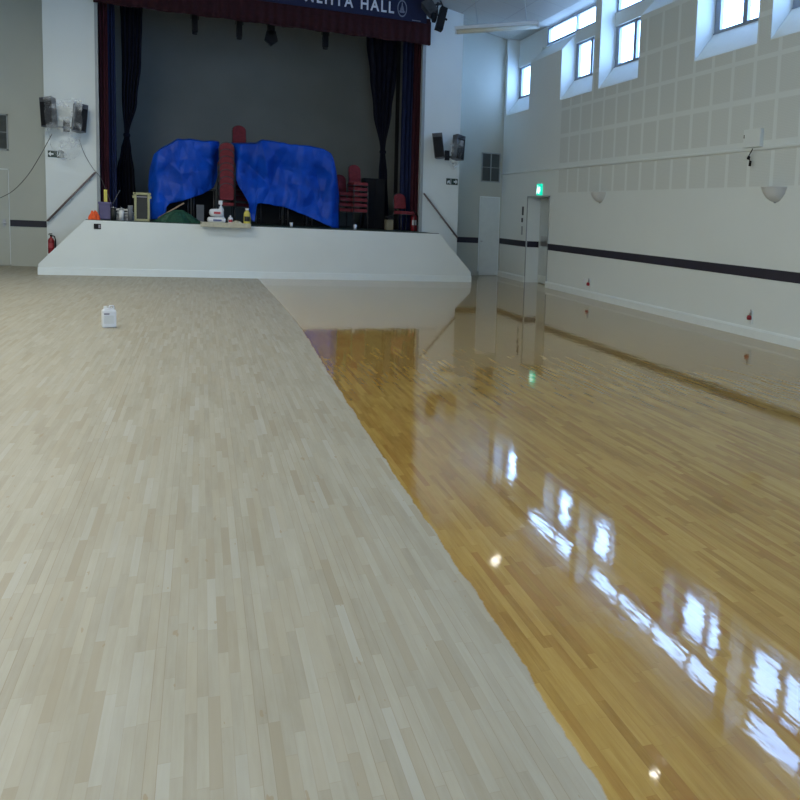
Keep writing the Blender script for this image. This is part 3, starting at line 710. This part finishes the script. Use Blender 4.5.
tx = lambda u: at(u, 200, TY).x
table(tx(163), tx(190.5), 22.95, 23.75, .74, 'dark table under the left half of the left tarpaulin')
table(tx(191.5), tx(216), 22.95, 23.75, .80, 'dark table under the right half of the left tarpaulin')
table(tx(258), tx(283.5), 22.95, 23.75, .66, 'dark table under the left part of the right tarpaulin')
table(tx(285), tx(308), 22.95, 23.75, .60, 'dark table under the middle of the right tarpaulin')
table(tx(309), tx(332), 22.95, 23.75, .48, 'low dark table under the right part of the right tarpaulin')
p = at(416.2, 229, 22.75); extinguisher((4.99, 22.72, SZ + .012), 1.0, 'red fire extinguisher with white label standing at the right edge of the stage', True)

# ------------------------------------------------------------------ tarpaulins
def facet(u, v, seed):
    """piecewise flat height field with sharp creases along a jittered lattice"""
    def hsh(i, j): return noise.cell(Vector((i * 1.37 + seed * 11.3, j * 2.11 + .5, seed))) 
    i, j = math.floor(u), math.floor(v); fu, fv = u - i, v - j
    h00, h10, h01, h11 = hsh(i, j), hsh(i + 1, j), hsh(i, j + 1), hsh(i + 1, j + 1)
    if (i + j) % 2 == 0:
        return (h00 + (h10 - h00) * fu + (h11 - h10) * fv if fu > fv else h00 + (h11 - h01) * fu + (h01 - h00) * fv) - .5
    return (h00 + (h10 - h00) * fu + (h01 - h00) * fv if fu + fv < 1 else h11 + (h01 - h11) * (1 - fu) + (h10 - h11) * (1 - fv)) - .5
def tarpaulin(yf, yb, top, hemf, xl, xr, lab, seed):
    """top: [(x, z)], hemf: [(x, z)] hem of the front face; xl/xr: side limits"""
    def interp(T, x):
        if x <= T[0][0]: return T[0][1]
        for (x0, z0), (x1, z1) in zip(T, T[1:]):
            if x <= x1: return z0 + (z1 - z0) * (x - x0) / (x1 - x0)
        return T[-1][1]
    N = 120; m_ = MB()
    nd, nf = 14, 70
    def fn(u, v):
        x = xl + (xr - xl) * u
        zt = interp(top, x); zh = interp(hemf, x); zb = zt - .55
        s_ = v * (nd + nf + 10)
        side = min(u, 1 - u) * (xr - xl)                       # distance from the side edges
        rnd = max(0, 1 - side / .22) ** 2
        if s_ < 10:                                            # back flap
            k = s_ / 10; P = Vector((x, yb, zb + (zt - zb) * k)); fl = 1 - k
        elif s_ < 10 + nd:
            k = (s_ - 10) / nd; P = Vector((x, yb + (yf - yb) * k, zt + .05 * math.sin(PI * k))); fl = 0
        else:
            k = (s_ - 10 - nd) / nf; z = zt + (zh - zt) * k
            P = Vector((x, yf, z)); fl = k
            P.y -= .12 * k + .04 * math.sin(PI * min(1, k * 3))
        P.y += rnd * .32
        n = noise.noise_vector(Vector((x * 2.2, P.z * 1.6, seed + P.y)))
        n2 = noise.noise_vector(Vector((x * 6.5, P.z * 2.5, seed * 2 + P.y)))
        fold = .07 * math.sin(x * 9 + seed + 1.4 * math.sin(P.z * 2.2)) * fl
        fold -= .05 * abs(math.sin(x * 5.3 + seed + P.z * 1.1)) ** 3 * min(1, fl * 2)
        cr = facet(x * 2.6 + P.z * .5, P.z * 1.7 - x * .35, seed) * .16 + facet(x * 6.3 - P.z * .8, P.z * 3.1 + x * .6, seed + 9) * .05
        P.y -= cr * (min(1, fl * 2.5) * .8 + .2)
        P.y += n.y * .05 + n2.y * .015 + fold * .6
        P.z += n.z * .03 * (1 - fl) + n2.z * .012
        P.x += n.x * .03
        P.z = max(P.z, SZ + .012)
        return P
    base = Vector(((xl + xr) / 2, (yf + yb) / 2, SZ + .01))
    m_.grid(lambda u, v: fn(u, v) - base, N, nd + nf + 10)
    o = m_.build('tarpaulin', M['tarp'], solid=.012); o.location = base
    tag(o, lab, 'tarpaulin', 'blue tarpaulins over stacked furniture')
def PP(L, y): return [(at(u, v, y).x, at(u, v, y).z) for u, v in L]
TF = 22.62
tarpaulin(TF + .2, 23.9, PP([(148, 186), (150, 168), (154.5, 155), (161, 149), (168, 145), (177, 139.5), (190, 140.5), (204, 143), (220, 142)], 23.0),
          PP([(148, 219), (164, 220), (167, 207), (170, 203.5), (182, 201), (191, 198), (202, 193.5), (213, 187.5), (216, 181), (220, 166)], TF), at(147.5, 150, TF).x, at(220, 150, TF).x,
          'crumpled blue tarpaulin over stacked furniture, left of the tall chair stack', 1.3)
tarpaulin(TF + .1, 23.9, PP([(232, 144), (257, 144), (262, 141), (275, 142.5), (293, 145.5), (310, 147), (322.5, 149.5), (330, 154), (333, 160), (337, 178), (341, 205)], 22.9),
          PP([(232, 165), (234, 172), (239, 186), (246, 198), (249, 203), (252.5, 221), (256, 222), (257.5, 203.5), (262, 203), (285, 207.5), (305, 215), (320, 222), (327, 225), (336, 229), (341, 230)], TF), at(232, 150, TF).x, at(341.5, 150, TF).x,
          'bright blue tarpaulin over stacked furniture, right of the tall chair stack', 4.7)

# ------------------------------------------------------------------ other things on the stage
def bx(u0, u1, v0, v1, y, dep, name, m_, lab, cat, grp=None, bev=.006, zfloor=True):
    q0 = at(u0, v1, y); q1 = at(u1, v0, y); z0 = SZ + .012 if zfloor else q0.z
    o = MB().box(-(q1.x - q0.x) / 2, (q1.x - q0.x) / 2, 0, dep, 0, q1.z - z0, bev).build(name, m_)
    o.location = ((q0.x + q1.x) / 2, y, z0); tag(o, lab, cat, grp); return o
e = tag(empty('black_cabinet', (at(374.5, 200, 23.9).x, 23.9, SZ)), 'tall black cabinet on stage right of the red chair stacks', 'cabinet')
hw = (at(385, 200, 23.9).x - at(364, 200, 23.9).x) / 2; hz = at(374, 178.5, 23.9).z - SZ
MB().box(-hw, hw, 0, .5, 0, hz, .01).build('body', M['black'], e)
for s_ in (-1, 1): MB().box(min(0, s_ * hw) + .01, max(0, s_ * hw) - .01, -.02, 0, .05, hz - .04, .004).build('door', M['black'], e)
o = bx(386.5, 393.5, 220, 230, 22.6, .3, 'cardboard_box', M['tan'], 'small tan box on the stage floor by the tied navy curtain', 'box')
MB().box(-.1, .1, .02, .28, .28, .36, .02).build('black_contents', M['black'], o)
bx(196.5, 204, 205, 217, 22.75, .3, 'grey_crate', M['greybox'], 'grey crate on the floor below the left tarpaulin hem', 'crate')
def cup(u, v0, v1, y, lab):
    q = at(u, v1, y); h = at(u, v0, y).z - SZ - .012
    tag(MB().lathe([(0, 0), (.03, 0), (.036, h), (.032, h), (.027, .01), (0, .01)], q.x, y, SZ + .012, 14).build('white_cup', M['white']), lab, 'cup', 'white cups on the stage edge')
cup(355, 224.5, 230, 21.4, 'white cup on the stage edge below the taller red chair stack')
cup(291.3, 222.5, 226.5, 21.5, 'small white cup on the stage edge below the right tarpaulin')

Y0 = 21.3
# orange cloth
def heap(cx, cy, w_, d_, h, m_, name, lab, cat, seed, z0=SZ + .012, n=30, rough=.5, pw=.6):
    def fn(u, v):
        x, y = u * 2 - 1, v * 2 - 1
        r_ = min(1, math.sqrt(x * x + y * y)); k = (1 - r_ ** (2.2 if pw < 1 else 1.0))
        nn = noise.noise(Vector((x * 2.4 + seed, y * 2.4, seed))) + .5 * noise.noise(Vector((x * 6 + seed, y * 6, seed)))
        s_ = max(abs(x), abs(y)); q = 1 if s_ < 1e-6 else s_ / max(math.sqrt(x * x + y * y), 1e-6)
        return Vector((x * q * w_ / 2, y * q * d_ / 2, max(0, h * (k ** pw if k > 0 else 0) * (1 + rough * nn))))
    o = MB().grid(fn, n, n).build(name, m_, solid=.004); o.location = (cx, cy, z0); tag(o, lab, cat); return o
q = at(94, 218, 21.06); heap(at(94, 216, 21.1).x, 21.12, .22, .2, .17, M['orange'], 'orange_cloth', 'orange cloth bundle at the left end of the stage edge', 'cloth', 3.1)
# purple crate
e = tag(empty('plastic_crate', (at(105, 215, Y0).x, Y0 + .15, SZ + .012)), 'purple plastic crate at the left end of the stage edge', 'crate')
hw = (at(111.5, 215, Y0).x - at(99, 215, Y0).x) / 2; hz = at(105, 202.5, Y0).z - SZ
m_ = MB(); m_.box(-hw, hw, -.15, -.13, 0, hz, .004); m_.box(-hw, hw, .13, .15, 0, hz, .004); m_.box(-hw, -hw + .02, -.15, .15, 0, hz, .004); m_.box(hw - .02, hw, -.15, .15, 0, hz, .004); m_.box(-hw, hw, -.15, .15, 0, .02)
m_.build('tub', M['purple'], e); MB().box(-hw - .01, hw + .01, -.17, -.15, hz - .04, hz, .004).build('rim', M['purple'], e)
e = tag(empty('yellow_brush', (at(105, 203, Y0).x, Y0 + .12, SZ + .05)), 'yellow handled brush standing up in the purple crate', 'brush')
MB().box(-.03, .035, -.015, .015, .1, at(106, 189.5, Y0).z - SZ - .05, .006).build('handle', M['yellow'], e); MB().box(-.045, .045, -.025, .025, 0, .1, .004).build('bristles', M['wood'], e)
# tangled white and grey stuff: cable coils, tins, rags
random.seed(3)
for k, (u, r_, lab) in enumerate(((117, .10, 'loose coil of pale cable right of the purple crate'), (126, .12, 'heaped coil of pale cable left of the framed board'))):
    cx = at(u, 214, Y0).x; P = []
    for i in range(90):
        q_ = i * .42; P.append((cx + r_ * (1 + .25 * math.sin(i * .9)) * math.cos(q_), Y0 + .12 + r_ * .8 * math.sin(q_), SZ + .04 + .0022 * i + .03 * math.sin(i * .63) + .03))
    tag(MB().tube(P, .011, 6).build('cable_coil', M['offwhite']), lab, 'cable', 'cable coils on the stage edge')
for u, v0, m_, lab in ((113.5, 208, 'slate', 'small dark tin beside the purple crate'), (121.5, 210, 'offwhite', 'small pale tin between the two cable coils'), (130.5, 206, 'greybox', 'grey tin just left of the framed board')):
    x = at(u, 214, Y0 - .1).x; h = at(u, v0, Y0 - .1).z - SZ - .012
    e = tag(empty('paint_tin', (x, Y0 - .1, SZ + .012)), lab, 'tin', 'tins on the stage edge')
    MB().lathe([(0, 0), (.05, 0), (.05, h), (0, h)], 0, 0, 0, 16).build('can', M[m_], e); MB().lathe([(.044, h), (.052, h + .002), (.052, h + .012), (.035, h + .008)], 0, 0, 0, 16).build('lid', M['metal'], e)
heap(at(121, 214, Y0).x, Y0 + .15, .62, .3, .12, M['cloth'], 'rag_heap', 'low heap of grey rags under the cable coils', 'rags', 8.2)
tag(MB().tube([at(112, 205, 21.5), at(120, 190, 21.6)], .008).build('metal_rod', M['cable']), 'thin rod leaning up from the purple crate clutter', 'rod')
# framed board
yb = 21.22; q0 = at(133.5, 218, yb); q1 = at(150.5, 193, yb)
hw = (at(150, 205, yb).x - at(134.3, 205, yb).x) / 2; h = q1.z - SZ - .012
e = tag(empty('framed_board', ((q0.x + q1.x) / 2, yb, SZ + .012)), 'dark board in a pale yellow frame standing on the stage edge', 'board')
e.rotation_euler.x = R(-4)
m_ = MB(); m_.box(-hw, -hw + .045, -.02, .02, 0, h, .006); m_.box(hw - .045, hw, -.02, .02, 0, h, .006); m_.box(-hw - .02, hw + .02, -.02, .02, h - .05, h, .006); m_.box(-hw, hw, -.02, .02, 0, .05, .006); m_.box(-hw - .03, -hw + .01, -.02, .02, h - .12, h - .07); m_.box(hw - .01, hw + .03, -.02, .02, h - .12, h - .07)
m_.build('frame', M['cream'], e); MB().box(-hw + .04, hw - .04, 0, .012, .04, h - .04).build('dark_panel', M['slate'], e); MB().box(-hw + .05, hw - .05, -.012, 0, h - .10, h - .08).build('clip_rail', M['labelg'], e)
# green sheet heap and timber
gx0, gx1 = at(151, 218, 21.4).x, at(204, 218, 21.4).x
heap((gx0 + gx1) / 2, 21.55, gx1 - gx0, .7, at(178, 206, 21.5).z - SZ - .05, M['green'], 'green_sheet', 'dark green folded sheet heaped on the stage edge', 'sheet', 5.5, rough=.15, pw=1.0)
p0, p1 = at(158, 218, 21.6), at(184, 203, 21.7)
m_ = MB(); dirbox(m_, (0, 0, 0), p1 - p0, .03, .03); o = m_.build('timber_batten', M['wood']); o.location = p0; tag(o, 'thin timber batten lying slanted over the green sheet', 'batten')
# beige board over the edge with bottles on it
yA, yB = 20.86, 21.45
q0, q1 = at(200.5, 228, yA), at(251, 231, yA)
e = tag(empty('beige_tray', ((q0.x + q1.x) / 2, 21.1, SZ + .014)), 'beige tray overhanging the stage edge with white bottles on it', 'tray')
hw = (q1.x - q0.x) / 2
MB().box(-hw, hw, -.26, .3, 0, .02).build('tray_base', M['card'], e)
m_ = MB(); m_.box(-hw, hw, -.27, -.25, -.055, .05, .004); m_.box(-hw, -hw + .02, -.27, .3, 0, .05); m_.box(hw - .02, hw, -.27, .3, 0, .05); m_.build('tray_lip', M['card'], e)
TZ = SZ + .037
def jar(u0, u1, v0, v1, y, name, lab, cat, grp, m_='white', lm='label', neck=.4, tiltx=0):
    q0, q1 = at(u0, v1, y), at(u1, v0, y); r_ = (q1.x - q0.x) / 2; h = q1.z - TZ
    e = tag(empty(name, ((q0.x + q1.x) / 2, y, TZ)), lab, cat, grp)
    MB().lathe([(0, 0), (r_ * .9, 0), (r_, h * .08), (r_, h * .62), (r_ * .85, h * .74), (r_ * neck, h * .84), (r_ * neck, h * .9)], 0, 0, 0, 18).build('bottle', M[m_], e)
    MB().lathe([(r_ * neck * 1.15, h * .88), (r_ * neck * 1.15, h), (0, h)], 0, 0, 0, 14).build('cap', M['white'], e)
    MB().lathe([(r_ * 1.02, h * .2), (r_ * 1.02, h * .5)], 0, 0, 0, 12, -PI * .8, -PI * .2).build('label_sheet', M[lm], e)
def sackb(u0, u1, v0, v1, y, z0, lab, lm):
    q0, q1 = at(u0, v1, y), at(u1, v0, y); w_ = q1.x - q0.x; h = q1.z - z0
    o = MB().box(-w_ / 2, w_ / 2, -.12, .12, 0, h, h * .42).build('white_sack', M['white'], sub=1); o.location = ((q0.x + q1.x) / 2, y, z0)
    tag(o, lab, 'sack', 'white sacks on the beige tray')
    MB().box(-w_ * .18, w_ * .26, -.128, -.12, h * .35, h * .62).build('printed_mark', M[lm], o)
    return h
h1 = sackb(207, 226, 217.2, 224, 21.12, TZ, 'flat white sack with blue print, lower one on the beige tray', 'labelb')
sackb(209, 224, 209, 218, 21.14, TZ + h1, 'white sack with red print lying on the other sack on the tray', 'label')
e = tag(empty('white_trigger_bottle', (at(221, 210, 21.3).x, 21.32, TZ)), 'white spray bottle standing behind the white sacks', 'bottle')
hh = at(220.5, 200.5, 21.3).z - TZ
MB().lathe([(0, 0), (.06, 0), (.065, .05), (.06, hh * .6), (.02, hh * .75), (.018, hh * .82)], 0, 0, 0, 16).build('bottle', M['white'], e)
MB().box(-.05, .03, -.02, .02, hh * .82, hh, .01).build('spray_head', M['white'], e)
jar(228, 233, 215.5, 223, 21.1, 'small_bottle', 'small white cone topped bottle on the beige tray', 'bottle', 'bottles on the tray', neck=.3)
jar(243.6, 250.6, 208.5, 224, 21.1, 'yellow_bottle', 'yellow bottle with dark label at the right end of the beige tray', 'bottle', 'bottles on the tray', 'yellow', 'slate', .45)
heap(at(237, 221, 21.1).x, 21.1, .24, .2, .06, M['card'], 'crumpled_rag', 'crumpled beige rag beside the yellow bottle', 'rag', 1.9, TZ)

# ------------------------------------------------------------------ jug on the floor
e = tag(empty('white_jerrycan', (-1.06, 12.5, 0), R(12)), 'small white plastic jerrycan standing alone on the bare floor', 'jerrycan')
m_ = MB(); m_.box(-.078, .078, -.06, .06, 0, .225, .022); m_.build('can_body', M['white'], e)
MB().prism([(-.06, .222), (.06, .222), (.045, .245), (-.045, .245)], 'y', -.045, .045).build('shoulder', M['white'], e)
MB().lathe([(.022, 0), (.022, .03), (0, .03)], -.035, 0, .24, 14).build('screw_cap', M['offwhite'], e)
MB().tube([(.0, 0, .243), (.01, 0, .272), (.05, 0, .272), (.06, 0, .235)], .009).build('handle', M['white'], e)
MB().box(-.06, .0, -.0625, -.06, .165, .185).build('printed_mark', M['labelg'], e)
MB().box(-.062, .05, -.0618, -.06, .05, .155).build('label_sheet', M['offwhite'], e)

# ------------------------------------------------------------------ hanging batten in view (unlit), lit ones added out of view as fill
def batten(p0, p1, lab, lit, rods):
    p0, p1 = Vector(p0), Vector(p1); c_ = (p0 + p1) / 2; e = tag(empty('strip_light', c_), lab, 'strip light', 'unseen strip lights added as fill' if lit else None)
    d_ = p1 - p0; L = d_.length; e.rotation_euler.z = math.atan2(d_.y, d_.x); tiltz = math.atan2(d_.z, math.hypot(d_.x, d_.y)); e.rotation_euler.y = -tiltz
    MB().prism([(-.07, 0), (.07, 0), (.05, .07), (-.05, .07)], 'x', -L / 2, L / 2).build('housing', M['offwhite'], e)
    MB().tube([(-L / 2 + .02, 0, -.04), (L / 2 - .02, 0, -.04)], .05, 12).build('tube_diffuser', M['fillglow'] if lit else M['card2'], e)
    for s_ in (-1, 1): MB().box(s_ * L / 2 - .015, s_ * L / 2 + .015, -.06, .06, -.07, .07).build('end_cap', M['offwhite'], e)
    for k in rods:
        q = p0 + d_ * k
        MB().tube([Vector(((k - .5) * L, 0, .07)), Vector(((k - .5) * L, 0, zc(q.x) - q.z))], .008, 6).build('drop_rod', M['jamb'], e)
M['card2'] = mat('aged_tube_diffuser', (.50, .50, .42), .5, var=.04)
P0 = at(455.5, 30, 18.9); P1 = at(538.5, 24.5, 18.35)
batten(P0, P1, 'long unlit strip light hung from the ceiling right of the stage', False, (.27, .86))
# downlights whose glint shows in the varnish
for x, y, lab in ((6.25, 10.85, 'small round ceiling lamp over the right side, nearer the viewer'), (6.42, 19.4, 'small round ceiling lamp over the right side, nearer the stage')):
    e = tag(empty('ceiling_lamp', (x, y, zc(x))), lab, 'ceiling lamp', 'small ceiling lamps')
    MB().lathe([(.10, .0), (.10, -.03), (.075, -.03), (.075, -.01)], 0, 0, 0, 20).build('rim', M['metal'], e)
    MB().lathe([(0, -.012), (.075, -.012), (.075, -.01), (0, -.01)], 0, 0, 0, 20).build('lens', M['outglow'], e)

# ------------------------------------------------------------------ light
wd = bpy.data.worlds.new('sky'); SC.world = wd; wd.use_nodes = True
bg = wd.node_tree.nodes['Background']; bg.inputs[0].default_value = (.34, .555, 1.0, 1); bg.inputs[1].default_value = 17.0
def area(loc, rot, sx, sy, power, col, name, portal=False):
    ld = bpy.data.lights.new(name, 'AREA'); ld.shape = 'RECTANGLE'; ld.size = sx; ld.size_y = sy; ld.energy = power; ld.color = col
    if portal: ld.cycles.is_portal = True
    o = bpy.data.objects.new(name, ld); COL.objects.link(o); o.location = loc; o.rotation_euler = rot; return o
for y0, y1 in bays: area((8.12, (y0 + y1) / 2, 5.6), (0, R(90), 0), 1.7, y1 - y0, 1, (1, 1, 1), 'window_portal', True)
for y0, y1 in lw: area((LX - .35, (y0 + y1) / 2, 5.3), (0, R(-90), 0), 1.2, y1 - y0, 1, (1, 1, 1), 'window_portal', True)
area((1.1, FY - .35, 2.25), (R(90), 0, 0), 3.0, 3.9, 1, (1, 1, 1), 'window_portal', True)
# unseen strip lights along the left, added to fill the hall with light
for i, (x, y) in enumerate(((-2.9, -3), (-2.9, 1), (-2.9, 5), (-2.9, 9), (-2.9, 13), (-2.9, 17))):
    z = zc(x) - .7
    batten((x - .9, y, z), (x + .9, y, z), 'unseen strip light added as fill over the left side of the hall', True, (.2, .8))
    area((x, y, z - .09), (0, 0, 0), 1.8, .12, 150, (1.0, .97, .86), 'added_fill_lamp')

SC.view_settings.view_transform = 'Standard'; SC.view_settings.look = 'None'; SC.view_settings.gamma = 1
SC.view_settings.exposure = -0.14
SC.cycles.use_denoising = True; SC.cycles.max_bounces = 10; SC.cycles.diffuse_bounces = 6; SC.cycles.transparent_max_bounces = 16
SC.cycles.sample_clamp_indirect = 6
